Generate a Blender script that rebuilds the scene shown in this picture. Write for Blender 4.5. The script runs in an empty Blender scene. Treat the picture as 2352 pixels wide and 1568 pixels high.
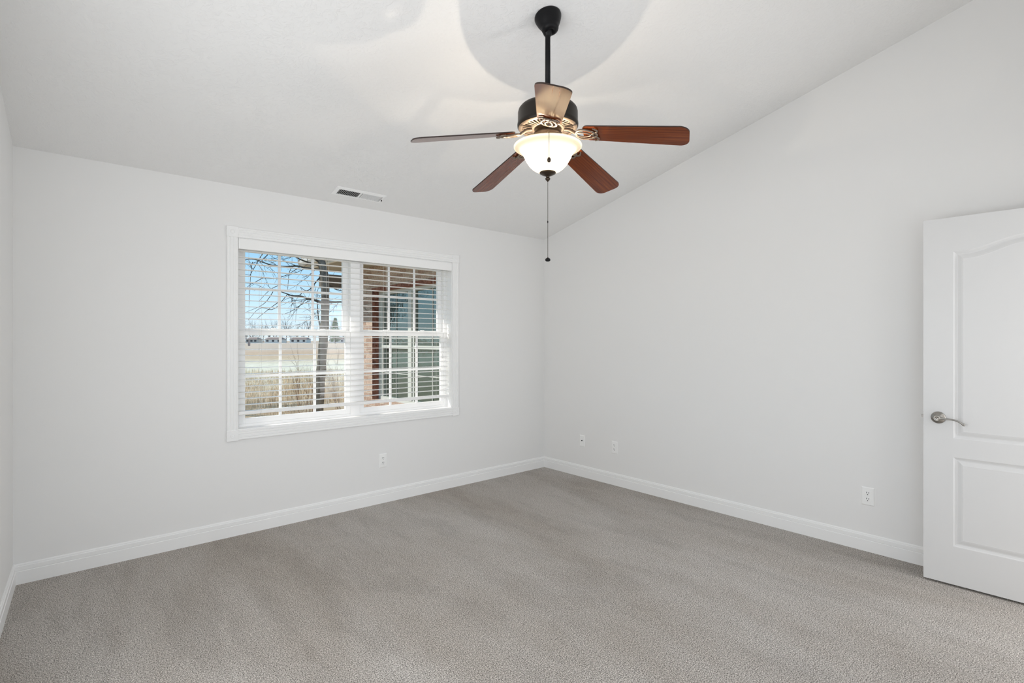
import bpy, math, random
from mathutils import Vector, Matrix

# ------------------------------------------------------------------ camera, sky, sun, large lights, exposure
sc = bpy.context.scene
C = sc.collection
R = math.radians

cam_d = bpy.data.cameras.new('camera')
cam = bpy.data.objects.new('camera', cam_d)
C.objects.link(cam)
cam.location = (0, 0, 1.37)
cam.rotation_euler = (R(90), 0, R(-40.997))
cam_d.sensor_fit = 'HORIZONTAL'
cam_d.sensor_width = 36.0
cam_d.lens = 36.0 * 1196.7 / 2352
cam_d.shift_y = -3.5 / 2352
cam_d.clip_start = 0.02
cam_d.clip_end = 2000
sc.camera = cam

sc.view_settings.view_transform = 'Standard'
sc.view_settings.look = 'None'
sc.view_settings.exposure = 0.0
sc.view_settings.gamma = 1.0
sc.view_settings.use_curve_mapping = False
sc.cycles.use_denoising = True
sc.cycles.max_bounces = 14
sc.cycles.diffuse_bounces = 8
sc.cycles.transparent_max_bounces = 16
sc.cycles.sample_clamp_indirect = 6.0
sc.cycles.caustics_reflective = False
sc.cycles.caustics_refractive = False

w = bpy.data.worlds.new('sky')
sc.world = w
w.use_nodes = True
wn = w.node_tree.nodes
wl = w.node_tree.links
bg = wn['Background']
sky = wn.new('ShaderNodeTexSky')
sky.sky_type = 'NISHITA'
sky.sun_disc = False
sky.sun_elevation = R(48)
sky.sun_rotation = R(305)
sky.air_density = 0.9
sky.dust_density = 0.15
sky.ozone_density = 1.2
skymix = wn.new('ShaderNodeMix')          # thin bright haze over the clear sky
skymix.data_type = 'RGBA'
skymix.inputs[0].default_value = 0.85
wtc = wn.new('ShaderNodeTexCoord')
wsep = wn.new('ShaderNodeSeparateXYZ')
wl.new(wtc.outputs['Generated'], wsep.inputs[0])
wramp = wn.new('ShaderNodeValToRGB')       # pale horizon to blue zenith
for el, (p_, c_) in zip([wramp.color_ramp.elements[0], wramp.color_ramp.elements.new(0.06), wramp.color_ramp.elements.new(0.18), wramp.color_ramp.elements[-1]],
                        ((0.0, (0.70, 0.86, 0.98)), (0.06, (0.54, 0.79, 0.98)), (0.18, (0.27, 0.61, 0.90)), (1.0, (0.12, 0.36, 0.72)))):
    el.position = p_
    el.color = (*c_, 1)
wl.new(wsep.outputs['Z'], wramp.inputs[0])
wgain = wn.new('ShaderNodeVectorMath')
wgain.operation = 'SCALE'
wgain.inputs['Scale'].default_value = 6.6
wl.new(wramp.outputs[0], wgain.inputs[0])
wl.new(wgain.outputs[0], skymix.inputs[7])
wl.new(sky.outputs[0], skymix.inputs[6])
wl.new(skymix.outputs[2], bg.inputs[0])
SKY_STRENGTH = 0.165
bg.inputs[1].default_value = SKY_STRENGTH


def lamp(name, kind, loc, energy, color=(1, 1, 1), rot=(0, 0, 0), size=None, size_y=None, radius=None, parent=None):
    d = bpy.data.lights.new(name, kind)
    d.energy = energy
    d.color = color
    if kind == 'AREA':
        d.shape = 'RECTANGLE'
        d.size = size
        d.size_y = size_y
    if radius is not None:
        d.shadow_soft_size = radius
    o = bpy.data.objects.new(name, d)
    C.objects.link(o)
    o.location = loc
    o.rotation_euler = rot
    if parent:
        o.parent = parent
    return o


# sun from the left and above; added area lights at two made-up wall openings and in the hall
SUN = lamp('sun', 'SUN', (-20, 0, 30), 4.2, (1.0, 0.93, 0.82))
SUN.rotation_euler = Vector((0.80, -0.55, -0.88)).to_track_quat('-Z', 'Y').to_euler()
SUN.data.angle = R(0.6)
lamp('left_fill_light', 'AREA', (-0.30, 1.35, 1.30), 39, (0.97, 0.985, 1.0), (0, R(-90), R(-1.85)), 1.5, 1.9)  # added fill, shines across to the right wall
lamp('rear_fill_light', 'AREA', (1.45, -0.16, 1.45), 9, (0.97, 0.985, 1.0), (R(90), 0, 0), 1.9, 1.4)  # added fill from behind the camera
lamp('hall_fill_light', 'AREA', (3.75, -0.95, 1.25), 30, (0.98, 0.985, 1.0), (R(90), 0, R(42)), 0.5, 1.9)  # added fill through the doorway, aimed at the left wall

# ------------------------------------------------------------------ helpers


class MB:
    """collects shapes and links them as one mesh object"""

    def __init__(self):
        self.v, self.f, self.s = [], [], []

    def add(self, vs, fs, smooth=False, M=None):
        b = len(self.v)
        for p in vs:
            p = Vector(p)
            self.v.append(tuple(M @ p) if M else tuple(p))
        for f in fs:
            self.f.append([b + i for i in f])
            self.s.append(smooth)
        return self

    def box(self, a, b, M=None):
        x0, y0, z0 = a
        x1, y1, z1 = b
        if x0 > x1: x0, x1 = x1, x0
        if y0 > y1: y0, y1 = y1, y0
        if z0 > z1: z0, z1 = z1, z0
        vs = [(x0, y0, z0), (x1, y0, z0), (x1, y1, z0), (x0, y1, z0), (x0, y0, z1), (x1, y0, z1), (x1, y1, z1), (x0, y1, z1)]
        return self.add(vs, [(0, 3, 2, 1), (4, 5, 6, 7), (0, 1, 5, 4), (1, 2, 6, 5), (2, 3, 7, 6), (3, 0, 4, 7)], False, M)

    def tube(self, pts, rad, n=8, cap=True, closed=False, M=None, smooth=True):
        pts = [Vector(p) for p in pts]
        m = len(pts)
        if not hasattr(rad, '__len__'):
            rad = [rad] * m
        vs, fs = [], []
        prev = None
        for i, p in enumerate(pts):
            if closed:
                t = pts[(i + 1) % m] - pts[i - 1]
            else:
                t = pts[min(i + 1, m - 1)] - pts[max(i - 1, 0)]
            t.normalize()
            if prev is None:
                up = Vector((0, 0, 1)) if abs(t.z) < 0.9 else Vector((1, 0, 0))
                a = t.cross(up).normalized()
            else:
                a = (prev - t * prev.dot(t)).normalized()
            prev = a
            b = t.cross(a)
            for k in range(n):
                q = 2 * math.pi * k / n
                vs.append(p + (a * math.cos(q) + b * math.sin(q)) * rad[i])
        for i in range(m if closed else m - 1):
            j = (i + 1) % m
            for k in range(n):
                k2 = (k + 1) % n
                fs.append((i * n + k, i * n + k2, j * n + k2, j * n + k))
        self.add(vs, fs, smooth, M)
        if cap and not closed:
            self.add(vs[:n], [tuple(range(n))[::-1]], False, M)
            self.add(vs[-n:], [tuple(range(n))], False, M)
        return self

    def lathe(self, prof, n=48, M=None, smooth=True):
        """prof: (r, z) pairs, revolved about z"""
        vs, fs = [], []
        for r, z in prof:
            for k in range(n):
                q = 2 * math.pi * k / n
                vs.append((r * math.cos(q), r * math.sin(q), z))
        for i in range(len(prof) - 1):
            for k in range(n):
                k2 = (k + 1) % n
                fs.append((i * n + k, i * n + k2, (i + 1) * n + k2, (i + 1) * n + k))
        return self.add(vs, fs, smooth, M)

    def prism(self, poly, d, M=None, smooth=False):
        """poly in xy, extruded along z by d"""
        n = len(poly)
        vs = [(x, y, 0) for x, y in poly] + [(x, y, d) for x, y in poly]
        fs = [tuple(range(n))[::-1], tuple(range(n, 2 * n))]
        self.add(vs, fs, False, M)
        self.add(vs, [(i, (i + 1) % n, n + (i + 1) % n, n + i) for i in range(n)], smooth, M)
        return self

    def sweep(self, prof, p0, p1, out, up=Vector((0, 0, 1))):
        """profile (out, up) swept in a straight line from p0 to p1"""
        p0, p1, out, up = Vector(p0), Vector(p1), Vector(out), Vector(up)
        n = len(prof)
        vs = [p0 + out * a + up * b for a, b in prof] + [p1 + out * a + up * b for a, b in prof]
        fs = [tuple(range(n)), tuple(range(n, 2 * n))[::-1]] + [(i, n + i, n + (i + 1) % n, (i + 1) % n) for i in range(n)]
        return self.add(vs, fs)

    def build(self, name, m, parent=None, loc=None, rot=None, matrix=None):
        me = bpy.data.meshes.new(name)
        me.from_pydata(self.v, [], self.f)
        me.update()
        for p, s in zip(me.polygons, self.s):
            p.use_smooth = s
        if m is not None:
            me.materials.append(m)
        o = bpy.data.objects.new(name, me)
        C.objects.link(o)
        if parent:
            o.parent = parent
        if loc is not None:
            o.location = loc
        if rot is not None:
            o.rotation_euler = rot
        if matrix is not None:
            o.matrix_basis = matrix
        return o


def fix_normals(o):
    import bmesh
    bm = bmesh.new()
    bm.from_mesh(o.data)
    bmesh.ops.remove_doubles(bm, verts=bm.verts, dist=1e-5)
    bmesh.ops.recalc_face_normals(bm, faces=bm.faces)
    bm.to_mesh(o.data)
    bm.free()
    return o


def bevel(o, wd=0.002, seg=2):
    m = o.modifiers.new('bevel', 'BEVEL')
    m.width = wd
    m.segments = seg
    m.limit_method = 'ANGLE'
    m.angle_limit = R(35)
    return o


def empty(name, loc, rot=(0, 0, 0)):
    o = bpy.data.objects.new(name, None)
    C.objects.link(o)
    o.location = loc
    o.rotation_euler = rot
    o.empty_display_size = 0.05
    return o


def tag(o, label=None, cat=None, group=None, kind=None):
    if label: o['label'] = label
    if cat: o['category'] = cat
    if group: o['group'] = group
    if kind: o['kind'] = kind
    return o


def copy_tree(o, parent=None):
    c = o.copy()
    C.objects.link(c)
    if parent:
        c.parent = parent
    for ch in list(o.children):
        copy_tree(ch, c)
    return c


# ------------------------------------------------------------------ materials

def mat(name, col, rough=0.5, metal=0.0, spec=0.5, coat=0.0):
    m = bpy.data.materials.new(name)
    m.use_nodes = True
    b = m.node_tree.nodes['Principled BSDF']
    b.inputs['Base Color'].default_value = (*col, 1)
    b.inputs['Roughness'].default_value = rough
    b.inputs['Metallic'].default_value = metal
    b.inputs['Specular IOR Level'].default_value = spec
    b.inputs['Coat Weight'].default_value = coat
    b.inputs['Coat Roughness'].default_value = 0.12
    return m


def nodes_of(m):
    return m.node_tree.nodes, m.node_tree.links, m.node_tree.nodes['Principled BSDF']


def noise(nt, scale, detail=2, rough=0.5, coord='Object', mscale=None, dist=0.0):
    tc = nt.nodes.new('ShaderNodeTexCoord')
    n = nt.nodes.new('ShaderNodeTexNoise')
    n.inputs['Scale'].default_value = scale
    n.inputs['Detail'].default_value = detail
    n.inputs['Roughness'].default_value = rough
    n.inputs['Distortion'].default_value = dist
    if mscale:
        mp = nt.nodes.new('ShaderNodeMapping')
        mp.inputs['Scale'].default_value = mscale
        nt.links.new(tc.outputs[coord], mp.inputs[0])
        nt.links.new(mp.outputs[0], n.inputs['Vector'])
    else:
        nt.links.new(tc.outputs[coord], n.inputs['Vector'])
    return n


def ramp(nt, src, stops):
    r = nt.nodes.new('ShaderNodeValToRGB')
    e = r.color_ramp.elements
    while len(e) < len(stops):
        e.new(0.5)
    for el, (p, c) in zip(e, stops):
        el.position = p
        el.color = (*c, 1)
    nt.links.new(src, r.inputs[0])
    return r


def bump(m, src, strength, dist):
    n, l, b = nodes_of(m)
    bp = n.new('ShaderNodeBump')
    bp.inputs['Strength'].default_value = strength
    bp.inputs['Distance'].default_value = dist
    l.new(src, bp.inputs['Height'])
    l.new(bp.outputs[0], b.inputs['Normal'])
    return bp


def mixcol(nt, a, b, fac, mode='MIX'):
    m = nt.nodes.new('ShaderNodeMix')
    m.data_type = 'RGBA'
    m.blend_type = mode
    for s, i in ((fac, 0), (a, 6), (b, 7)):
        if hasattr(s, 'links'):
            nt.links.new(s, m.inputs[i])
        elif i == 0:
            m.inputs[0].default_value = s
        else:
            m.inputs[i].default_value = (*s, 1)
    return m.outputs[2]


M_wall = mat('wall_paint', (0.84, 0.836, 0.828), 0.75, spec=0.25)
nz = noise(M_wall.node_tree, 160, 3)
bump(M_wall, nz.outputs[0], 0.06, 0.002)

M_ceil = mat('ceiling_texture', (0.875, 0.872, 0.865), 0.85, spec=0.2)
n1 = noise(M_ceil.node_tree, 22, 5, 0.6, dist=2.2)
r1 = ramp(M_ceil.node_tree, n1.outputs[0], [(0.50, (0, 0, 0)), (0.60, (1, 1, 1))])
bump(M_ceil, r1.outputs[0], 0.32, 0.004)

M_trim = mat('trim_paint', (0.90, 0.90, 0.895), 0.38, spec=0.45)
M_door = mat('door_paint', (0.71, 0.71, 0.71), 0.42, spec=0.4)
M_vinyl = mat('window_vinyl', (0.92, 0.92, 0.92), 0.35, spec=0.45)
M_slat = mat('blind_slat', (0.92, 0.92, 0.91), 0.4)
M_cord = mat('blind_cord', (0.75, 0.74, 0.70), 0.8)
M_plate = mat('outlet_plastic', (0.91, 0.91, 0.90), 0.3)
M_slot = mat('outlet_slot', (0.03, 0.03, 0.03), 0.6)
M_tassel = mat('tassel_plastic', (0.25, 0.25, 0.28), 0.3)
M_vent = mat('vent_enamel', (0.93, 0.93, 0.925), 0.4)
M_duct = mat('duct_dark', (0.015, 0.015, 0.015), 0.9)
M_nickel = mat('satin_nickel', (0.36, 0.345, 0.32), 0.28, 1.0)
M_brass = mat('latch_metal', (0.22, 0.21, 0.20), 0.3, 1.0)
M_black = mat('black_enamel', (0.004, 0.004, 0.005), 0.45, spec=0.22)
M_bronze = mat('oil_rubbed_bronze', (0.055, 0.038, 0.026), 0.36, 0.75)
M_iron = mat('blade_iron_bronze', (0.20, 0.155, 0.12), 0.38, 0.6)
M_rodblack = mat('dark_brown_metal', (0.012, 0.008, 0.005), 0.42, 0.0, spec=0.3)

# carpet: short twisted pile, grey-brown flecks and soft brushed swaths
M_carpet = mat('carpet', (0.3, 0.28, 0.26), 0.95, spec=0.05)
n, l, b = nodes_of(M_carpet)
nt = M_carpet.node_tree
f1 = noise(nt, 215, 4, 0.8, dist=0.3)
f2 = noise(nt, 1.1, 5, 0.6, mscale=(1.0, 0.4, 1), dist=0.4)
f3 = noise(nt, 5.0, 4, 0.65, mscale=(1.0, 0.25, 1), dist=0.3)
c1 = ramp(nt, f1.outputs[0], [(0.40, (0.06, 0.05, 0.042)), (0.5, (0.40, 0.37, 0.338)), (0.60, (0.86, 0.82, 0.775))])
c2 = ramp(nt, f2.outputs[0], [(0.36, (0.86, 0.825, 0.785)), (0.60, (1.06, 1.06, 1.06))])
c3 = ramp(nt, f3.outputs[0], [(0.38, (0.91, 0.905, 0.90)), (0.52, (1.02, 1.02, 1.02))])
col = mixcol(nt, c1.outputs[0], c2.outputs[0], 1.0, 'MULTIPLY')
col = mixcol(nt, col, c3.outputs[0], 1.0, 'MULTIPLY')
l.new(col, b.inputs['Base Color'])
bump(M_carpet, f1.outputs[0], 0.55, 0.006)
b.inputs['Sheen Weight'].default_value = 0.15

# mahogany fan blades, glossy underside, grain along the blade
M_wood = mat('mahogany', (0.15, 0.04, 0.015), 0.5, spec=0.0, coat=1.0)
n, l, b = nodes_of(M_wood)
nt = M_wood.node_tree
g1 = noise(nt, 9, 6, 0.6, mscale=(0.35, 14, 14), dist=0.25)
gc = ramp(nt, g1.outputs[0], [(0.3, (0.075, 0.014, 0.003)), (0.55, (0.165, 0.035, 0.007)), (0.75, (0.26, 0.066, 0.013))])
l.new(gc.outputs[0], b.inputs['Base Color'])
b.inputs['Coat Roughness'].default_value = 0.15
b.inputs['Coat IOR'].default_value = 1.5

M_edge = mat('blade_edge_dark', (0.022, 0.010, 0.006), 0.5)

# alabaster glass bowl, lit from within
M_bowl = bpy.data.materials.new('alabaster_glass')
M_bowl.use_nodes = True
nt = M_bowl.node_tree
for x in list(nt.nodes):
    nt.nodes.remove(x)
out = nt.nodes.new('ShaderNodeOutputMaterial')
tr = nt.nodes.new('ShaderNodeBsdfTranslucent')
tr.inputs[0].default_value = (1.0, 0.88, 0.66, 1)
di = nt.nodes.new('ShaderNodeBsdfDiffuse')
di.inputs[0].default_value = (0.92, 0.82, 0.63, 1)
gl = nt.nodes.new('ShaderNodeBsdfGlossy')
gl.inputs['Roughness'].default_value = 0.2
em = nt.nodes.new('ShaderNodeEmission')
em.inputs[0].default_value = (1.0, 0.80, 0.50, 1)
em.inputs[1].default_value = 0.05
m1 = nt.nodes.new('ShaderNodeMixShader')
m1.inputs[0].default_value = 0.88
nt.links.new(tr.outputs[0], m1.inputs[1])
nt.links.new(di.outputs[0], m1.inputs[2])
m2 = nt.nodes.new('ShaderNodeMixShader')
m2.inputs[0].default_value = 0.04
nt.links.new(m1.outputs[0], m2.inputs[1])
nt.links.new(gl.outputs[0], m2.inputs[2])
ad = nt.nodes.new('ShaderNodeAddShader')
nt.links.new(m2.outputs[0], ad.inputs[0])
nt.links.new(em.outputs[0], ad.inputs[1])
nt.links.new(ad.outputs[0], out.inputs[0])


def glass_mat(name, refl=0.06, tint=(1, 1, 1)):
    m = bpy.data.materials.new(name)
    m.use_nodes = True
    nt = m.node_tree
    for x in list(nt.nodes):
        nt.nodes.remove(x)
    o = nt.nodes.new('ShaderNodeOutputMaterial')
    t = nt.nodes.new('ShaderNodeBsdfTransparent')
    t.inputs[0].default_value = (*tint, 1)
    g = nt.nodes.new('ShaderNodeBsdfGlossy')
    g.inputs['Roughness'].default_value = 0.02
    x = nt.nodes.new('ShaderNodeMixShader')
    x.inputs[0].default_value = refl
    nt.links.new(t.outputs[0], x.inputs[1])
    nt.links.new(g.outputs[0], x.inputs[2])
    nt.links.new(x.outputs[0], o.inputs[0])
    return m


M_glass = glass_mat('window_glass', 0.01)
# neighbouring window: dark room behind a strongly reflecting, slightly wavy pane
M_dglass = bpy.data.materials.new('reflecting_glass')
M_dglass.use_nodes = True
nt = M_dglass.node_tree
b = nt.nodes['Principled BSDF']
b.inputs['Base Color'].default_value = (0.05, 0.07, 0.06, 1)
b.inputs['Roughness'].default_value = 0.03
b.inputs['IOR'].default_value = 2.4
b.inputs['Specular Tint'].default_value = (0.75, 0.95, 0.92, 1)
nw = noise(nt, 5, 3, 0.5)
bump(M_dglass, nw.outputs[0], 0.12, 0.02)

M_wvinyl = mat('neighbour_window_vinyl', (0.60, 0.63, 0.59), 0.4)
# exterior
M_brick = mat('brick_veneer', (0.4, 0.25, 0.2), 0.9, spec=0.2)
n, l, b = nodes_of(M_brick)
nt = M_brick.node_tree
tc = n.new('ShaderNodeTexCoord')
mp = n.new('ShaderNodeMapping')
mp.inputs['Rotation'].default_value = (R(90), 0, R(90))
sep = n.new('ShaderNodeSeparateXYZ')
cmb = n.new('ShaderNodeCombineXYZ')
l.new(tc.outputs['Object'], sep.inputs[0])
add_ = n.new('ShaderNodeMath'); add_.operation = 'ADD'
l.new(sep.outputs['X'], add_.inputs[0]); l.new(sep.outputs['Y'], add_.inputs[1])
l.new(add_.outputs[0], cmb.inputs['X']); l.new(sep.outputs['Z'], cmb.inputs['Y'])
bt = n.new('ShaderNodeTexBrick')
bt.inputs['Scale'].default_value = 1.0
bt.inputs['Brick Width'].default_value = 0.203
bt.inputs['Row Height'].default_value = 0.068
bt.inputs['Mortar Size'].default_value = 0.006
bt.inputs['Mortar Smooth'].default_value = 0.2
bt.inputs['Bias'].default_value = -0.1
bt.inputs['Color1'].default_value = (0.60, 0.46, 0.38, 1)
bt.inputs['Color2'].default_value = (0.40, 0.27, 0.21, 1)
bt.inputs['Mortar'].default_value = (0.58, 0.53, 0.46, 1)
l.new(cmb.outputs[0], bt.inputs['Vector'])
nb = noise(nt, 45, 4, 0.7)
rb = ramp(nt, nb.outputs[0], [(0.35, (0.62, 0.60, 0.58)), (0.65, (1.15, 1.12, 1.08))])
l.new(mixcol(nt, bt.outputs[0], rb.outputs[0], 1.0, 'MULTIPLY'), b.inputs['Base Color'])
bump(M_brick, bt.outputs['Fac'], -0.4, 0.006)

M_redbrick = mat('dark_red_brick', (0.20, 0.07, 0.045), 0.9, spec=0.2)
n, l, b = nodes_of(M_redbrick)
nb = noise(M_redbrick.node_tree, 16, 3, 0.7)
rb = ramp(M_redbrick.node_tree, nb.outputs[0], [(0.35, (0.13, 0.045, 0.03)), (0.65, (0.36, 0.16, 0.11))])
l.new(rb.outputs[0], b.inputs['Base Color'])

M_soffit = mat('soffit_panel', (0.36, 0.33, 0.27), 0.7)
M_fascia = mat('fascia_grey', (0.55, 0.54, 0.51), 0.6)
M_gutter = mat('gutter_white', (0.72, 0.69, 0.63), 0.5)
M_beam = mat('porch_beam_brown', (0.14, 0.115, 0.085), 0.8)
M_roof = mat('roof_shingle', (0.16, 0.14, 0.125), 0.95)
M_bark = mat('bark_grey', (0.18, 0.165, 0.14), 0.95, spec=0.1)
n, l, b = nodes_of(M_bark)
nb = noise(M_bark.node_tree, 30, 5, 0.7, mscale=(1, 1, 0.35))
rb = ramp(M_bark.node_tree, nb.outputs[0], [(0.3, (0.09, 0.083, 0.07)), (0.7, (0.27, 0.25, 0.215))])
l.new(rb.outputs[0], b.inputs['Base Color'])
bump(M_bark, nb.outputs[0], 0.5, 0.01)
M_twig = mat('twig_brown', (0.085, 0.075, 0.06), 0.95, spec=0.1)
M_farbark = mat('far_bark', (0.20, 0.185, 0.18), 1.0, spec=0.0)
M_needle = mat('evergreen_needles', (0.15, 0.21, 0.09), 0.9, spec=0.1)
M_straw = mat('dry_straw', (0.50, 0.38, 0.24), 0.95, spec=0.05)
n, l, b = nodes_of(M_straw)
nb = noise(M_straw.node_tree, 1.2, 3, 0.6)
rb = ramp(M_straw.node_tree, nb.outputs[0], [(0.3, (0.50, 0.33, 0.19)), (0.5, (0.76, 0.56, 0.36)), (0.7, (0.88, 0.72, 0.50))])
l.new(rb.outputs[0], b.inputs['Base Color'])
M_shrub = mat('shrub_twig', (0.30, 0.20, 0.14), 0.95, spec=0.05)
M_hwall = mat('house_siding_white', (0.78, 0.77, 0.74), 0.8)
M_hroof = mat('house_roof_brown', (0.27, 0.20, 0.17), 0.9)
M_hwin = mat('house_window_dark', (0.05, 0.05, 0.06), 0.3)

M_field = mat('dry_field', (0.5, 0.4, 0.28), 1.0, spec=0.0)
n, l, b = nodes_of(M_field)
nt = M_field.node_tree
tc = n.new('ShaderNodeTexCoord')
dp = n.new('ShaderNodeVectorMath'); dp.operation = 'DOT_PRODUCT'
dp.inputs[1].default_value = (0.35, 0.937, 0)
l.new(tc.outputs['Object'], dp.inputs[0])
wob = noise(nt, 0.16, 5, 0.7)
ma = n.new('ShaderNodeMath'); ma.operation = 'MULTIPLY_ADD'
l.new(wob.outputs[0], ma.inputs[0]); ma.inputs[1].default_value = 14
l.new(dp.outputs['Value'], ma.inputs[2])
mr = n.new('ShaderNodeMapRange')
mr.inputs['From Min'].default_value = 7
mr.inputs['From Max'].default_value = 107
l.new(ma.outputs[0], mr.inputs['Value'])
zones = ramp(nt, mr.outputs[0], [(0.0, (0.34, 0.33, 0.17)), (0.10, (0.46, 0.33, 0.21)), (0.20, (0.62, 0.52, 0.38)),
                                 (0.28, (0.74, 0.70, 0.56)), (0.38, (0.76, 0.71, 0.57)), (0.52, (0.60, 0.47, 0.33)),
                                 (0.75, (0.58, 0.43, 0.31)), (1.0, (0.60, 0.49, 0.39))])
gr = noise(nt, 2.6, 5, 0.7, mscale=(1, 1, 1))
gc = ramp(nt, gr.outputs[0], [(0.3, (0.72, 0.70, 0.66)), (0.7, (1.18, 1.17, 1.14))])
l.new(mixcol(nt, zones.outputs[0], gc.outputs[0], 1.0, 'MULTIPLY'), b.inputs['Base Color'])

# ------------------------------------------------------------------ room shell
XR, YB, ZC, SL = 3.963, 4.028, 2.453, 0.2473     # right wall, back wall, eave height, ceiling slope
YR = -0.15                                       # rear wall, behind the camera


def zceil(y):
    return ZC + SL * (YB - y)


def lx(y):                                       # left wall line, not quite square to the back wall
    return -0.195 - 0.0323 * (YB - y)


floor = MB().box((-0.6, -2.1, -0.12), (XR + 0.15, YB + 0.02, 0)).build('floor', M_carpet)
tag(floor, kind='structure')

WX0, WX1, WZ0, WZ1 = 0.946, 2.757, 0.738, 2.089  # window opening in the back wall
m = MB()
m.box((-0.4, YB, -0.5), (WX0, YB + 0.17, ZC + 0.12))
m.box((WX1, YB, -0.5), (XR + 0.15, YB + 0.17, ZC + 0.12))
m.box((WX0, YB, -0.5), (WX1, YB + 0.17, WZ0))
m.box((WX0, YB, WZ1), (WX1, YB + 0.17, ZC + 0.12))
tag(m.build('wall_back', M_wall), kind='structure')

tag(MB().box((XR, YR - 0.1, -0.1), (XR + 0.13, YB + 0.1, 3.75)).build('wall_right', M_wall), kind='structure')

# left wall (with a made-up opening for the fill light beside the camera)
ang = math.atan(0.0323)
ML = Matrix.Translation((-0.195, YB, 0)) @ Matrix.Rotation(-ang, 4, 'Z')   # local -y runs along the wall towards the camera
m = MB()
for a, b_ in (((-0.14, -1.72, -0.1), (0, 0.1, 3.75)), ((-0.14, -4.35, -0.1), (0, -3.62, 3.75)),
              ((-0.14, -3.62, -0.1), (0, -1.72, 0.6)), ((-0.14, -3.62, 2.1), (0, -1.72, 3.75))):
    m.box(a, b_, ML)
tag(m.build('wall_left', M_wall), kind='structure')
tag(MB().box((-0.135, -3.66, 0.56), (-0.12, -1.68, 2.14), ML).build('sun_block_panel', M_trim), kind='structure')     # added panel, keeps the sun out of the made-up opening

# rear wall: made-up opening for a fill light, and the open doorway
m = MB()
m.box((-0.6, YR - 0.12, -0.1), (0.5, YR, 3.75))
m.box((0.5, YR - 0.12, -0.1), (2.4, YR, 0.75))
m.box((0.5, YR - 0.12, 2.15), (2.4, YR, 3.75))
m.box((2.4, YR - 0.12, -0.1), (2.90, YR, 3.75))
m.box((2.90, YR - 0.12, 2.065), (3.79, YR, 3.75))
m.box((3.79, YR - 0.12, -0.1), (XR, YR, 3.75))
tag(m.build('wall_rear', M_wall), kind='structure')

# ceiling slab along the slope
m = MB()
y0, y1 = YR - 0.12, YB + 0.03
m.add([(-0.6, y0, zceil(y0)), (XR + 0.1, y0, zceil(y0)), (XR + 0.1, y1, zceil(y1)), (-0.6, y1, zceil(y1)),
       (-0.6, y0, zceil(y0) + 0.1), (XR + 0.1, y0, zceil(y0) + 0.1), (XR + 0.1, y1, zceil(y1) + 0.1), (-0.6, y1, zceil(y1) + 0.1)],
      [(0, 3, 2, 1), (4, 5, 6, 7), (0, 1, 5, 4), (1, 2, 6, 5), (2, 3, 7, 6), (3, 0, 4, 7)])
tag(m.build('ceiling', M_ceil), kind='structure')

# hall beyond the doorway
m = MB()
m.box((2.45, -2.1, 0), (2.55, YR - 0.12, 2.5))
m.box((XR + 0.02, -2.1, 0), (XR + 0.12, YR - 0.12, 2.5))
m.box((2.45, -2.2, 0), (XR + 0.12, -2.1, 2.5))
m.box((2.45, -2.2, 2.4), (XR + 0.12, YR - 0.12, 2.5))
tag(m.build('wall_hall', M_wall), kind='structure')

# baseboards
BP = [(0, 0), (0.013, 0), (0.013, 0.071), (0.0092, 0.0735), (0.0110, 0.0775), (0.0110, 0.0985), (0.0062, 0.1015), (0.0062, 0.1075), (0.003, 0.113), (0, 0.113)]
tag(MB().sweep(BP, (lx(YB) - 0.01, YB, 0), (XR, YB, 0), (0, -1, 0)).build('baseboard_back', M_trim), kind='structure')
tag(MB().sweep(BP, (XR, YB, 0), (XR, YR, 0), (-1, 0, 0)).build('baseboard_right', M_trim), kind='structure')
tag(MB().sweep(BP, ML @ Vector((0, -4.2, 0)), ML @ Vector((0, 0, 0)), ML.to_3x3() @ Vector((1, 0, 0))).build('baseboard_left', M_trim), kind='structure')

# roof overhang outside, above the window
tag(MB().box((-1.5, YB + 0.17, 2.44), (XR - 0.95, YB + 0.62, 2.50)).box((-1.5, YB + 0.60, 2.42), (XR - 0.95, YB + 0.63, 2.62)).build('trim_1', M_soffit), kind='structure')

# ------------------------------------------------------------------ window_1
win = empty('window_1', ((WX0 + WX1) / 2, YB, WZ0))
tag(win, kind='structure')
WO = Vector(win.location)


def wbuild(mb, name, mt, parent=None):
    """shapes given in world coordinates, stored relative to the window"""
    p = parent or win
    mb.v = [tuple(Vector(v) - WO) for v in mb.v]
    return mb.build(name, mt, p)


CW = 0.070
# fluted casing profile (out from the wall, across the width)
CP = [(0, 0), (0.015, 0.001), (0.017, 0.004), (0.017, 0.012), (0.0135, 0.0145), (0.0135, 0.0175), (0.017, 0.020), (0.017, 0.0325), (0.0135, 0.035),
      (0.0135, 0.038), (0.017, 0.0405), (0.017, 0.050), (0.0135, 0.0525), (0.0135, 0.0555), (0.017, 0.058), (0.017, 0.066), (0.015, 0.069), (0, 0.070)]
for nm, p0, p1, up in (('side_casing', (WX0 - CW, YB, WZ0), (WX0 - CW, YB, WZ1), (1, 0, 0)), ('side_casing', (WX1, YB, WZ0), (WX1, YB, WZ1), (1, 0, 0)),
                       ('head_casing', (WX0, YB, WZ1), (WX1, YB, WZ1), (0, 0, 1)), ('bottom_casing', (WX0, YB, WZ0 - CW), (WX1, YB, WZ0 - CW), (0, 0, 1))):
    fix_normals(wbuild(MB().sweep(CP, p0, p1, (0, -1, 0), up), nm, M_trim))
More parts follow.
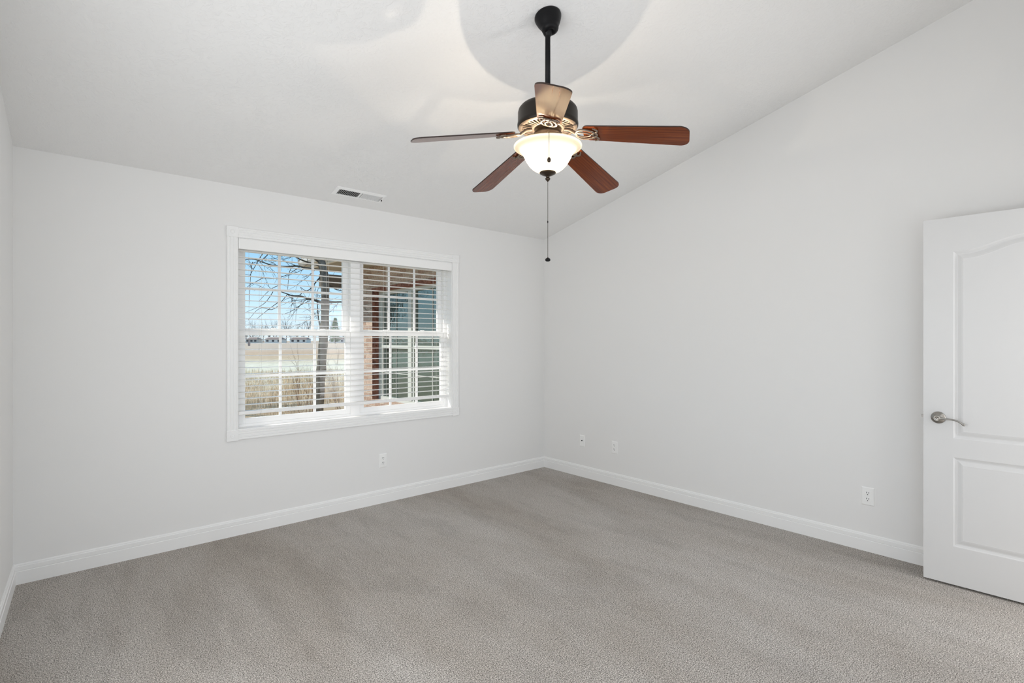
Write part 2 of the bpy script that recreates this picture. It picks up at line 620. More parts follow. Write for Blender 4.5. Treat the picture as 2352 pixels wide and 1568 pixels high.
for bx in (WX0 - CW - 0.003, WX1 - 0.001):
    for bz in (WZ0 - CW - 0.003, WZ1 - 0.001):
        blk = wbuild(MB().box((bx, YB - 0.021, bz), (bx + CW + 0.004, YB + 0.0, bz + CW + 0.004)), 'corner_block', M_trim)
        bevel(blk, 0.002, 2)
        Mr = Matrix.Translation((bx + CW / 2 + 0.002, YB - 0.021, bz + CW / 2 + 0.002)) @ Matrix.Rotation(R(90), 4, 'X')
        wbuild(MB().lathe([(0.0, 0.001), (0.008, 0.0008), (0.010, -0.001), (0.0115, 0.003), (0.0135, 0.0035), (0.015, 0.0)], 28, Mr), 'rosette', M_trim, blk)
# jamb liner and stool
JD = 0.155
m = MB()
m.box((WX0, YB - 0.004, WZ0), (WX0 + 0.004, YB + JD, WZ1))
m.box((WX1 - 0.004, YB - 0.004, WZ0), (WX1, YB + JD, WZ1))
m.box((WX0, YB - 0.004, WZ1 - 0.004), (WX1, YB + JD, WZ1))
wbuild(m, 'jamb_liner', M_trim)
bevel(wbuild(MB().box((WX0 + 0.001, YB - 0.008, WZ0 - 0.004), (WX1 - 0.001, YB + JD, WZ0 + 0.006)), 'stool', M_trim), 0.003)
# vinyl frame
F0 = YB + 0.086
m = MB()
m.box((WX0 + 0.004, F0, WZ0 + 0.006), (WX0 + 0.030, YB + JD, WZ1 - 0.004))
m.box((WX1 - 0.030, F0, WZ0 + 0.006), (WX1 - 0.004, YB + JD, WZ1 - 0.004))
m.box((WX0 + 0.030, F0, WZ1 - 0.034), (WX1 - 0.030, YB + JD, WZ1 - 0.004))
m.box((WX0 + 0.030, F0 - 0.004, WZ0 + 0.006), (WX1 - 0.030, YB + JD, WZ0 + 0.024))
wbuild(m, 'window_frame', M_vinyl)
XM = (WX0 + WX1) / 2
wbuild(MB().box((XM - 0.040, F0 - 0.006, WZ0 + 0.006), (XM + 0.040, YB + JD, WZ1 - 0.034)), 'mullion', M_vinyl)


def sash(x0, x1, z0, z1, ya, yb, gx0, gx1, gz0, gz1, zm, name):
    m = MB()
    m.box((x0, ya, z0), (gx0, yb, z1))
    m.box((gx1, ya, z0), (x1, yb, z1))
    m.box((gx0, ya, z0), (gx1, yb, gz0))
    m.box((gx0, ya, gz1), (gx1, yb, z1))
    s = bevel(wbuild(m, name, M_vinyl), 0.002, 1)
    yc = (ya + yb) / 2
    m = MB()
    for k in (1, 2):
        xx = gx0 + (gx1 - gx0) * k / 3 - (0.004 if k == 1 else -0.004)
        m.box((xx - 0.0095, yc - 0.004, gz0), (xx + 0.0095, yc + 0.004, gz1))
    m.box((gx0, yc - 0.0045, zm - 0.0095), (gx1, yc + 0.0045, zm + 0.0095))
    wbuild(m, 'muntin_grid', M_vinyl, s)
    wbuild(MB().box((gx0, yc + 0.005, gz0), (gx1, yc + 0.008, gz1)), 'pane', M_glass, s)
    return s


for xa, xb, lg, ug in ((WX0 + 0.030, XM - 0.040, (1.018, 1.772), (1.027, 1.763)), (XM + 0.040, WX1 - 0.030, (1.933, 2.697), (1.944, 2.683))):
    lo = sash(xa, xb, WZ0 + 0.024, 1.446, YB + 0.091, YB + 0.119, lg[0], lg[1], 0.802, 1.403, 1.105, 'lower_sash')
    sash(xa, xb, 1.412, WZ1 - 0.034, YB + 0.126, YB + 0.152, ug[0], ug[1], 1.455, 2.022, 1.748, 'upper_sash')
    for fx in (0.28, 0.72):
        xx = xa + (xb - xa) * fx
        lk = MB().box((xx - 0.028, YB + 0.094, 1.4455), (xx + 0.028, YB + 0.116, 1.452))
        lk.box((xx - 0.010, YB + 0.086, 1.452), (xx + 0.024, YB + 0.108, 1.459))
        bevel(wbuild(lk, 'sash_lock', M_vinyl, lo), 0.002, 1)

# ------------------------------------------------------------------ window blind
blind = empty('window_blind', (XM, YB + 0.045, 2.04))
tag(blind, 'white wide slat horizontal blind lowered over the double window, slats open level', 'blind')
BO = Vector(blind.location)


def bbuild(mb, name, mt, parent=None):
    mb.v = [tuple(Vector(v) - BO) for v in mb.v]
    return mb.build(name, mt, parent or blind)


bevel(bbuild(MB().box((0.951, YB - 0.010, 2.011), (2.750, YB + 0.004, 2.084)), 'valance', M_slat), 0.003)
bbuild(MB().box((0.956, YB + 0.020, 2.035), (2.746, YB + 0.070, 2.083)), 'headrail', M_slat)
BX0, BX1 = 0.956, 2.744
m = MB()
SP = 0.0439
nsl = 0
z = 1.345 + 15 * SP
while z > 0.89:
    prof = []
    for k in range(7):
        q = -1 + 2 * k / 6
        prof.append((0.025 * q, 0.0022 * (1 - q * q)))
    prof = [(a, b_ + 0.0014) for a, b_ in prof] + [(a, b_ - 0.0014) for a, b_ in reversed(prof)]
    m.sweep(prof, (BX0, YB + 0.045, z), (BX1, YB + 0.045, z), (0, 1, 0))
    z -= SP
    nsl += 1
fix_normals(bbuild(m, 'slat_panel', M_slat))
bevel(bbuild(MB().box((BX0, YB + 0.020, 0.838), (BX1, YB + 0.070, 0.862)), 'bottom_rail', M_slat), 0.004)
for x in (1.107, 1.605, 2.100, 2.600):
    m = MB()
    for yy in (YB + 0.0185, YB + 0.0715):
        m.tube([(x, yy, 2.04), (x, yy, 0.845)], 0.0009, 5)
    bbuild(m, 'ladder_cord', M_cord)
for x, zt, mt, lbl in ((1.023, 1.372, M_tassel, 'dark cord tassel'), (2.668, 1.245, M_slat, 'white cord tassel')):
    cd = bbuild(MB().tube([(x, YB + 0.014, 2.02), (x + 0.001, YB + 0.013, zt)], 0.0010, 5), 'tilt_cord', M_cord)
    t = bbuild(MB().lathe([(0.001, 0.004), (0.004, 0), (0.0062, -0.014), (0.0078, -0.03), (0.0075, -0.042), (0.001, -0.045)], 14,
                          Matrix.Translation((x + 0.001, YB + 0.013, zt))), 'tassel', mt, cd)
    t['label'] = lbl

# ------------------------------------------------------------------ door standing open along the right wall
ux = Vector((0.034, -1, 0)).normalized()            # from the free edge towards the hinge
door = empty('door_1', (3.744, 0.708, 0.012), (0, 0, math.atan2(ux.y, ux.x)))
tag(door, kind='structure')
# local: +x along the leaf to the hinge, +z up, local -y faces the room? (local y = ux rotated +90 deg = towards +X wall)
DW, DH, DT = 0.862, 2.040, 0.035


def arch(s, a, b, z, rise):
    q = (s - a) / (b - a)
    q = 1 - abs(2 * q - 1)
    q = max(0.0, min(1.0, (q - 0.10) / 0.90))
    return z + rise * (q * q * (3 - 2 * q))


def door_face():
    m = MB()
    NS = 28

    def panel(x0, x1, z0, z1, rise):
        insets = [(0, 0.0), (0.006, 0.004), (0.014, 0.0075), (0.019, 0.0075), (0.034, 0.002), (0.042, 0.0005), (0.045, 0.0008)]
        loops = []
        for d, dep in insets:
            lp = []
            a, b_ = x0 + d, x1 - d
            for k in range(NS + 1):
                xx = a + (b_ - a) * k / NS
                lp.append((xx, dep, arch(x0 + (x1 - x0) * k / NS, x0, x1, z1, rise) - d))
            for k in range(NS + 1):
                xx = b_ + (a - b_) * k / NS
                lp.append((xx, dep, z0 + d))
            loops.append(lp)
        nn = len(loops[0])
        for i in range(len(loops) - 1):
            m.add(loops[i] + loops[i + 1], [(k, (k + 1) % nn, nn + (k + 1) % nn, nn + k) for k in range(nn)], False)
        lp = loops[-1]
        for k in range(NS):
            m.add([lp[k], lp[k + 1], lp[2 * NS - k], lp[2 * NS + 1 - k]], [(0, 1, 2, 3)])
        return loops[0]

    px0, px1 = 0.132, DW - 0.132
    zb0, zb1, zu0, zu1 = 0.212, 0.707, 0.811, 1.849
    panel(px0, px1, zb0, zb1, 0.0)
    panel(px0, px1, zu0, zu1, 0.062)

    def q(x0, x1, z0, z1):
        m.add([(x0, 0, z0), (x1, 0, z0), (x1, 0, z1), (x0, 0, z1)], [(0, 1, 2, 3)])
    q(0, px0, 0, DH); q(px1, DW, 0, DH); q(px0, px1, 0, zb0); q(px0, px1, zb1, zu0)
    for k in range(NS):
        xa, xb = px0 + (px1 - px0) * k / NS, px0 + (px1 - px0) * (k + 1) / NS
        m.add([(xa, 0, arch(xa, px0, px1, zu1, 0.062)), (xb, 0, arch(xb, px0, px1, zu1, 0.062)), (xb, 0, DH), (xa, 0, DH)], [(0, 1, 2, 3)])
    # edges and back
    m.add([(0, 0, 0), (DW, 0, 0), (DW, 0, DH), (0, 0, DH), (0, DT, 0), (DW, DT, 0), (DW, DT, DH), (0, DT, DH)],
          [(4, 7, 6, 5), (0, 4, 5, 1), (1, 5, 6, 2), (2, 6, 7, 3), (3, 7, 4, 0)])
    return m


# the empty's local +y points to the wall (+X) so the room face is at local y = 0
leaf = door_face().build('door_leaf', M_door, door)
fix_normals(leaf)
# lever set
hz = 0.933 - 0.012
hx = 0.067
Mh = Matrix.Translation((hx, 0, hz)) @ Matrix.Rotation(R(90), 4, 'X')       # local z out of the leaf, into the room
ros = MB().lathe([(0.0, 0.0135), (0.016, 0.0135), (0.017, 0.012), (0.0225, 0.0115), (0.0235, 0.0095), (0.030, 0.0075), (0.0333, 0.004), (0.0335, 0.0)], 44, Mh).build('door_handle', M_nickel, door)
m = MB()
m.lathe([(0.0125, 0.012), (0.0125, 0.034), (0.015, 0.040), (0.0165, 0.046), (0.0165, 0.053), (0.0150, 0.0555), (0.0095, 0.0560), (0.0085, 0.0545), (0.004, 0.0545), (0, 0.0545)], 32, Mh)
pts, rad = [], []
for k in range(25):
    q = k / 24
    sx = 0.008 + 0.105 * q
    dz = -0.003 * q - 0.022 * max(0, (q - 0.52) / 0.48) ** 2
    pts.append((hx + sx, -0.048 + 0.008 * q, hz + dz))
    rad.append(0.0135 - 0.009 * min(1, q / 0.28) ** 0.7 if q < 0.28 else (0.0045 if q < 0.86 else 0.0045 + 0.002 * (q - 0.86) / 0.14))
m.tube(pts, rad, 12)
m.lathe([(0, 0.0075), (0.0045, 0.006), (0.0072, 0.002), (0.0072, -0.002), (0.0045, -0.006), (0, -0.0075)], 14, Matrix.Translation(pts[-1]))
m.build('lever', M_nickel, ros)
MB().lathe([(0.0025, 0.0546), (0.0025, 0.0556), (0.0, 0.0556)], 12, Mh).build('lock_button', M_slot, ros)
m = MB()
m.box((-0.0015, 0.006, hz - 0.028), (0.001, 0.029, hz + 0.028))
m.box((-0.012, 0.011, hz - 0.008), (0.0, 0.024, hz + 0.008))
m.build('latch', M_brass, door)
for hzz in (0.2, 1.0, 1.8):
    MB().tube([(DW + 0.004, 0.0, hzz - 0.045), (DW + 0.004, 0.0, hzz + 0.045)], 0.006, 10).build('hinge', M_nickel, door)

# ------------------------------------------------------------------ outlets and cable plate


def plate_mesh(wd, hd):
    m = MB()
    o_, i_ = (wd / 2, hd / 2), (wd / 2 - 0.006, hd / 2 - 0.006)
    vs = []
    for (a, b_), y in ((o_, 0.0), (o_, -0.0025), (i_, -0.006)):
        vs += [(-a, y, -b_), (a, y, -b_), (a, y, b_), (-a, y, b_)]
    fs = [(8, 9, 10, 11)]
    for i in (0, 4):
        for k in range(4):
            fs.append((i + k, i + (k + 1) % 4, i + 4 + (k + 1) % 4, i + 4 + k))
    return m.add(vs, fs)


def outlet(loc, rz):
    e = empty('wall_outlet', loc, (0, 0, rz))
    plate_mesh(0.072, 0.117).build('cover_plate', M_plate, e)
    for dz in (0.0195, -0.0195):
        poly = []
        for k in range(28):
            q = 2 * math.pi * k / 28
            poly.append((max(-0.0165, min(0.0165, 0.0178 * math.cos(q))), max(-0.0135, min(0.0135, 0.0170 * math.sin(q)))))
        Mx = Matrix.Translation((0, -0.0055, dz)) @ Matrix.Rotation(R(90), 4, 'X')
        rc = MB().prism(poly, 0.0022, Mx).build('receptacle', M_plate, e)
        for sx in (-0.0064, 0.0064):
            MB().box((sx - 0.0014, -0.0081, dz + 0.0005), (sx + 0.0014, -0.0075, dz + 0.0095)).build('slot', M_slot, rc)
        MB().lathe([(0.0028, 0.0), (0.0028, 0.0005), (0, 0.0005)], 14, Matrix.Translation((0, -0.0076, dz - 0.0075)) @ Matrix.Rotation(R(90), 4, 'X')).build('ground_hole', M_slot, rc)
    MB().lathe([(0.0034, 0.0), (0.0028, 0.0012), (0, 0.0014)], 14, Matrix.Translation((0, -0.006, 0)) @ Matrix.Rotation(R(90), 4, 'X')).build('screw', M_plate, e)
    return e


G = 'white duplex outlets low on the walls'
o1 = tag(outlet((2.058, YB, 0.355), 0), 'white duplex outlet on the back wall under the window', 'outlet', G)
o2 = tag(copy_tree(o1), 'white duplex outlet on the right wall near the corner, next to the cable plate', 'outlet', G)
o2.location, o2.rotation_euler = (XR, 3.078, 0.355), (0, 0, R(-90))
o3 = tag(copy_tree(o1), 'white duplex outlet on the right wall beside the open door', 'outlet', G)
o3.location, o3.rotation_euler = (XR, 1.037, 0.356), (0, 0, R(-90))
cx_ = tag(empty('cable_plate', (XR, 3.482, 0.358), (0, 0, R(-90))), 'small white wall plate with one dark cable jack nearest the room corner', 'wall plate')
plate_mesh(0.070, 0.115).build('cover_plate', M_plate, cx_)
m = MB().lathe([(0.0062, 0), (0.0062, 0.004), (0.0048, 0.0045), (0.0048, 0.009), (0.0, 0.009)], 12, Matrix.Translation((0, -0.006, 0.004)) @ Matrix.Rotation(R(90), 4, 'X'))
m.build('cable_jack', M_slot, cx_)
for dz in (0.042, -0.042):
    MB().lathe([(0.0034, 0.0), (0.0028, 0.0012), (0, 0.0014)], 12, Matrix.Translation((0, -0.006, dz)) @ Matrix.Rotation(R(90), 4, 'X')).build('screw', M_plate, cx_)

# ------------------------------------------------------------------ ceiling air register
vy = 3.838
vent = empty('ceiling_vent', (1.765, vy, zceil(vy)), (-math.atan(SL), 0, 0))
tag(vent, 'white metal air register on the sloped ceiling above the window', 'vent')
VL, VW = 0.201, 0.064
m = MB()
i0, i1 = VL - 0.026, VW - 0.024
ring = [(VL, VW, 0.0), (VL, VW, -0.003), (i0 + 0.006, i1 + 0.006, -0.009), (i0, i1, -0.009), (i0, i1, 0.0)]
vs = []
for a, b_, zz in ring:
    vs += [(-a, -b_, zz), (a, -b_, zz), (a, b_, zz), (-a, b_, zz)]
fs = []
for i in range(len(ring) - 1):
    for k in range(4):
        fs.append((4 * i + k, 4 * i + (k + 1) % 4, 4 * i + 4 + (k + 1) % 4, 4 * i + 4 + k))
m.add(vs, fs)
m.box((-0.006, -i1, -0.0085), (0.006, i1, -0.001))
m.build('register_frame', M_vent, vent)
MB().box((-i0, -i1, -0.0012), (i0, i1, -0.0004)).build('duct_shade_plate', M_duct, vent)  # black plate paints in the shade of the duct
m = MB()
for side in (-1, 1):
    for k in range(13):
        xx = side * (0.012 + (i0 - 0.016) * (k + 0.5) / 13)
        tilt = R(58) if side > 0 else R(-42)
        Mv = Matrix.Translation((xx, 0, -0.0052)) @ Matrix.Rotation(tilt, 4, 'Y')
        m.box((-0.0045, -i1, -0.0004), (0.0045, i1, 0.0004), Mv)
m.build('louver_panel', M_vent, vent)
MB().box((i0 + 0.008, -0.002, -0.020), (i0 + 0.011, 0.010, -0.006)).build('damper_lever', M_duct, vent)

# ------------------------------------------------------------------ ceiling fan
AX, AY = 1.849, 1.854
fan = empty('ceiling_fan', (AX, AY, zceil(AY)))
tag(fan, 'five blade mahogany ceiling fan with lit cream glass bowl on a black downrod', 'ceiling fan')
FZ = zceil(AY)


def fz(z):
    return z - FZ


Mc = Matrix.Rotation(-math.atan(SL) , 4, 'X')
MB().lathe([(0.0, 0.0), (0.067, 0.0), (0.0675, -0.006), (0.066, -0.014), (0.058, -0.036), (0.048, -0.056), (0.043, -0.064), (0.0425, -0.072), (0.039, -0.080), (0.030, -0.086), (0.020, -0.088), (0.0, -0.070)], 48, Mc).build('canopy', M_black, fan)
MB().lathe([(0.0, fz(2.945)), (0.020, fz(2.94)), (0.027, fz(2.925)), (0.027, fz(2.915)), (0.020, fz(2.898)), (0.0135, fz(2.893)), (0.0132, fz(2.885)), (0.0132, fz(2.60)), (0.0, fz(2.60))], 28).build('downrod', M_black, fan)
MB().lathe([(0.0, fz(2.625)), (0.024, fz(2.622)), (0.026, fz(2.61)), (0.026, fz(2.565)), (0.032, fz(2.555)), (0.055, fz(2.545))], 32).build('rod_collar', M_rodblack, fan)
mot = MB().lathe([(0.0, fz(2.548)), (0.090, fz(2.546)), (0.118, fz(2.541)), (0.136, fz(2.533)), (0.146, fz(2.521)), (0.1495, fz(2.508)), (0.1500, fz(2.460)),
                  (0.1515, fz(2.455)), (0.1525, fz(2.446)), (0.1515, fz(2.436)), (0.147, fz(2.431)), (0.139, fz(2.428))], 72).build('motor_housing', M_rodblack, fan)
# vented underside: outer ring, inner ring and radial fins over a black disc that paints in the cavity's shade
m = MB()
m.lathe([(0.147, fz(2.4305)), (0.140, fz(2.4265)), (0.132, fz(2.4255)), (0.128, fz(2.427)), (0.128, fz(2.436))], 72)
m.lathe([(0.084, fz(2.436)), (0.084, fz(2.4255)), (0.076, fz(2.4245)), (0.066, fz(2.4245))], 60)
for k in range(40):
    q = 2 * math.pi * k / 40
    m.box((0.083, -0.0042, fz(2.4265)), (0.129, 0.0042, fz(2.434)), Matrix.Rotation(q, 4, 'Z'))
m.build('vent_ring', M_iron, mot)
MB().lathe([(0.0, fz(2.445)), (0.145, fz(2.445))], 48).build('cavity_shade_disc', M_black, mot)
MB().lathe([(0.066, fz(2.4255)), (0.066, fz(2.41)), (0.070, fz(2.405)), (0.070, fz(2.395)), (0.060, fz(2.388)), (0.060, fz(2.372)), (0.064, fz(2.366)), (0.050, fz(2.362)), (0.0, fz(2.362))], 48).build('switch_housing', M_bronze, fan)
# bowl: outer and inner wall
BWZ = 0.0
bo = [(0.1700, 2.340), (0.1690, 2.3335), (0.162, 2.3285), (0.150, 2.325), (0.138, 2.318), (0.129, 2.308), (0.122, 2.296), (0.1155, 2.282), (0.106, 2.264), (0.094, 2.246), (0.080, 2.231), (0.064, 2.220), (0.044, 2.212), (0.020, 2.209)]
bowl = MB().lathe([(r_, fz(z_)) for r_, z_ in bo], 80)
bowl.lathe([(0.1700, fz(2.340)), (0.1690, fz(2.3418)), (0.1670, fz(2.3420)), (0.1650, fz(2.3405)), (0.1640, fz(2.3380))], 80)
bowl = bowl.build('light_bowl', M_bowl, fan)
MB().lathe([(0.0, 2.2125 - FZ), (0.030, fz(2.212)), (0.0405, fz(2.2095)), (0.0415, fz(2.2065)), (0.039, fz(2.203)), (0.030, fz(2.1985)), (0.019, fz(2.1935)), (0.011, fz(2.190)), (0.008, fz(2.186)),
            (0.0085, fz(2.1835)), (0.012, fz(2.181)), (0.0128, fz(2.1765)), (0.010, fz(2.171)), (0.005, fz(2.167)), (0.0025, fz(2.163)), (0, fz(2.163))], 36).build('finial', M_bronze, fan)
MB().tube([(0, 0, fz(2.365)), (0, 0, fz(2.210))], 0.005, 10).build('light_stem', M_bronze, fan)
RV = Vector((math.cos(R(40.997)), -math.sin(R(40.997)), 0))      # along the two sockets
FV = Vector((math.sin(R(40.997)), math.cos(R(40.997)), 0))
for s in (-1, 1):
    p = RV * (0.073 * s)
    MB().tube([RV * (0.020 * s) + Vector((0, 0, fz(2.350))), RV * (0.050 * s) + Vector((0, 0, fz(2.315)))], 0.013, 14).build('lamp_socket', M_plate, fan)
    lamp('fan_bulb', 'POINT', (p.x, p.y, fz(2.300)), 5.4, (1.0, 0.865, 0.69), radius=0.003, parent=fan)
# pull chains
near = -FV * 0.172
lateral = -RV * 0.006
pc = [Vector((0, 0, fz(2.385))) - FV * 0.066, Vector((0, 0, fz(2.372))) - FV * 0.105, Vector((0, 0, fz(2.352))) - FV * 0.160, near + Vector((0, 0, fz(2.338))), near * 1.003 + Vector((0, 0, fz(2.222)))]
ch = MB().tube([p + lateral for p in pc], 0.0011, 6).build('pull_chain', M_bronze, fan)
tz = fz(2.222)
MB().lathe([(0, 0.004), (0.0055, 0.002), (0.0085, -0.006), (0.0088, -0.012), (0.0065, -0.019), (0, -0.021)], 16, Matrix.Translation(near * 1.003 + lateral + Vector((0, 0, tz)))).build('pull_knob', M_bronze, ch)
m = MB()
zz = 2.163
while zz > 1.783:
    r_ = 0.0016
    m.lathe([(0, fz(zz)), (r_, fz(zz - 0.0018)), (r_, fz(zz - 0.0032)), (0.0007, fz(zz - 0.005))], 6)
    zz -= 0.005
m.tube([(0, 0, fz(2.164)), (0, 0, fz(1.783))], 0.0009, 5)
ch2 = m.build('pull_chain', M_bronze, fan)
MB().lathe([(0, 0.006), (0.0028, 0.004), (0.0030, -0.004), (0, -0.006)], 12, Matrix.Translation((0, 0, fz(1.962)))).build('chain_coupling', M_black, ch2)
MB().lathe([(0, 0.007), (0.003, 0.006), (0.006, 0.003), (0.012, 0.000), (0.0135, -0.005), (0.0125, -0.010), (0.007, -0.0135), (0, -0.0145)], 20, Matrix.Translation((0, 0, fz(1.777)))).build('pull_knob', M_black, ch2)


# blades
def blade_outline():
    u0, u1 = 0.0, 0.495
    pts = []

    def arc(cx, cy, r, a0, a1, n=8):
        for k in range(n + 1):
            a = a0 + (a1 - a0) * k / n
            pts.append((cx + r * math.cos(a), cy + r * math.sin(a)))
    w0, w1 = 0.058, 0.0735
    arc(u1 - 0.038, w1 - 0.038, 0.038, 0, math.pi / 2)
    arc(u0 + 0.030, w0 - 0.030, 0.030, math.pi / 2, math.pi)
    arc(u0 + 0.030, -w0 + 0.030, 0.030, math.pi, 1.5 * math.pi)
    arc(u1 - 0.038, -w1 + 0.038, 0.038, 1.5 * math.pi, 2 * math.pi)
    # slight bow of the tip
    return [(x + (0.006 * (1 - (y / 0.0735) ** 2) if x > 0.4 else 0), y) for x, y in pts]


def loop(cx, cy, a, b_, n=28, point=0.0, rot=0.0):
    out_ = []
    for k in range(n):
        q = 2 * math.pi * k / n
        x = a * math.cos(q)
        y = b_ * math.sin(q) * (1 - point * math.cos(q))
        out_.append((cx + x * math.cos(rot) - y * math.sin(rot), cy + x * math.sin(rot) + y * math.cos(rot)))
    return out_


def bracket():
    m = MB()
    zz = -0.0065
    m.tube([(x, y, zz) for x, y in loop(0.018, 0, 0.052, 0.036, point=0.25)], 0.0054, 8, closed=True)
    m.tube([(x, y, zz - 0.001) for x, y in loop(0.006, 0, 0.036, 0.017, point=0.25)], 0.0042, 8, closed=True)
    for s in (-1, 1):
        curl = []
        for k in range(14):
            q = k / 13
            curl.append((0.045 + 0.030 * math.sin(q * math.pi * 0.9), s * (0.004 + 0.046 * q ** 0.9), zz))
        m.tube(curl, [0.0048] * 10 + [0.0045, 0.004, 0.0035, 0.003], 8)
        m.lathe([(0, -0.004), (0.006, -0.003), (0.006, 0.002), (0, 0.003)], 10, Matrix.Translation((0.052, s * 0.026, zz)))
    m.lathe([(0, -0.004), (0.006, -0.003), (0.006, 0.002), (0, 0.003)], 10, Matrix.Translation((0.070, 0, zz)))
    # arm to the motor
    m.tube([(-0.030, 0, zz), (-0.050, 0, zz + 0.012), (-0.070, 0, zz + 0.022), (-0.098, 0, zz + 0.024)], [0.0075, 0.008, 0.008, 0.009], 10)
    return m


FT = 0.038
first = None
for k in range(5):
    a = R(-20.05) + k * 2 * math.pi / 5
    d = RV * math.cos(a) + FV * math.sin(a)
    tilt = -FT * d.dot(FV)
    root = d * 0.180 + Vector((0, 0, fz(2.379) + tilt * 0.18))
    tip = d * 0.672 + Vector((0, 0, fz(2.289) + tilt * 0.672))
    ax_ = (tip - root).normalized()
    ay = Vector((0, 0, 1)).cross(ax_).normalized()
    az = ax_.cross(ay)
    Mb = Matrix((ax_, ay, az)).transposed().to_4x4()
    Mb = Matrix.Translation(root) @ Mb @ Matrix.Rotation(R(-12.5), 4, 'X')
    if first is None:
        bl = MB().prism(blade_outline(), 0.006).build('blade', M_wood, fan, matrix=Mb)
        bl.data.materials.append(M_edge)
        for pl in bl.data.polygons:
            if abs(pl.normal.z) < 0.5:
                pl.material_index = 1
        bevel(bl, 0.0012, 1)
        br = bracket().build('blade_bracket', M_iron, bl)
        first = bl
    else:
        bl = copy_tree(first, fan)
        bl.matrix_basis = Mb

# ------------------------------------------------------------------ outside: the neighbouring wing of the house
XW, YE, ZS = 3.80, 8.45, 2.55
wing = empty('house_wing', (XW, 6.5, -0.3))
tag(wing, 'brick wing of the house outside the window with its own double window and eave', 'building')
HO = Vector(wing.location)


def hbuild(mb, name, mt, parent=None):
    mb.v = [tuple(Vector(v) - HO) for v in mb.v]
    return mb.build(name, mt, parent or wing)


OY0, OY1, OZ0, OZ1 = 5.68, 7.79, 0.42, 2.155        # window opening in the wing's wall
m = MB()
m.box((XW, YB + 0.17, -0.3), (XW + 0.11, OY0, 2.75))
m.box((XW, OY1, -0.3), (XW + 0.11, YE, 2.75))
m.box((XW, OY0, -0.3), (XW + 0.11, OY1, OZ0))
m.box((XW, OY0, OZ1), (XW + 0.11, OY1, 2.75))
m.box((XW + 0.11, YE - 0.11, -0.3), (XW + 5.0, YE, 2.75))
hbuild(m, 'brick_wall', M_brick)
# dark red rowlock returns round the opening
m = MB()
m.box((XW - 0.004, OY1 - 0.002, OZ0), (XW + 0.11, OY1 + 0.002 - 0.006, OZ1))
m.box((XW - 0.004, OY0, OZ1 - 0.008), (XW + 0.11, OY1, OZ1 - 0.001))
m.box((XW - 0.006, OY0 - 0.02, OZ1 - 0.004), (XW + 0.02, OY1 + 0.02, OZ1 + 0.045))
hbuild(m, 'brick_return', M_redbrick)
FX = XW + 0.105
wf = MB()
wf.box((FX, 7.725, OZ0), (FX + 0.08, OY1 - 0.007, OZ1 - 0.008))
wf.box((FX, OY0, OZ0), (FX + 0.08, OY0 + 0.06, OZ1 - 0.008))
wf.box((FX, OY0 + 0.06, OZ1 - 0.062), (FX + 0.08, 7.725, OZ1 - 0.008))
wf.box((FX, OY0 + 0.06, OZ0), (FX + 0.08, 7.725, OZ0 + 0.05))
wf.box((FX - 0.006, 6.74, OZ0 + 0.05), (FX + 0.08, 6.83, OZ1 - 0.062))
wfo = hbuild(wf, 'window_frame', M_wvinyl)
for a, b_ in ((6.83, 7.725), (OY0 + 0.06, 6.74)):
    s_ = MB()
    s_.box((FX + 0.012, a, 1.238), (FX + 0.05, b_, 1.288))
    for yy in (a, b_ - 0.045):
        s_.box((FX + 0.015, yy, OZ0 + 0.05), (FX + 0.06, yy + 0.045, OZ1 - 0.062))
    yc = (a + b_) / 2
    s_.box((FX + 0.040, yc - 0.006, OZ0 + 0.05), (FX + 0.046, yc + 0.006, OZ1 - 0.062))
    for zz in (0.85, 1.39):
        s_.box((FX + 0.040, a, zz - 0.006), (FX + 0.046, b_, zz + 0.006))
    hbuild(s_, 'sash', M_wvinyl, wfo)
    hbuild(MB().box((FX + 0.05, a, OZ0 + 0.05), (FX + 0.056, b_, OZ1 - 0.062)), 'pane', M_dglass, wfo)
hbuild(MB().box((XW - 0.02, YB + 0.17, ZS), (XW - 0.72, YE + 0.25, ZS + 0.02)), 'soffit', M_soffit)
hbuild(MB().box((XW - 0.72, YB + 0.17, ZS - 0.005), (XW - 0.74, YE + 0.25, ZS + 0.15)).box((XW - 0.72, YE + 0.25, ZS - 0.005), (XW + 5, YE + 0.27, ZS + 0.15)), 'fascia', M_fascia)
hbuild(MB().box((XW - 0.695, YB + 0.17, ZS - 0.022), (XW - 0.735, YE + 0.26, ZS - 0.001)), 'soffit_trim', M_gutter)
gp = [(0, 0), (0.09, 0), (0.12, 0.05), (0.12, 0.11), (0.11, 0.11), (0.11, 0.055), (0.085, 0.01), (0, 0.01)]
fix_normals(hbuild(MB().sweep(gp, (XW - 0.74, YB + 0.2, ZS + 0.02), (XW - 0.74, YE + 0.27, ZS + 0.02), (-1, 0, 0)), 'gutter', M_fascia))
m = MB()
m.add([(XW - 0.80, YB + 0.17, ZS + 0.15), (XW - 0.80, YE + 0.30, ZS + 0.15), (XW + 2.4, YE + 0.30, ZS + 1.1), (XW + 2.4, YB + 0.17, ZS + 1.1),
       (XW - 0.80, YB + 0.17, ZS + 0.18), (XW - 0.80, YE + 0.30, ZS + 0.18), (XW + 2.4, YE + 0.30, ZS + 1.13), (XW + 2.4, YB + 0.17, ZS + 1.13)],
      [(0, 1, 2, 3), (7, 6, 5, 4), (0, 4, 5, 1), (1, 5, 6, 2), (2, 6, 7, 3), (3, 7, 4, 0)])
hbuild(m, 'roof', M_roof)
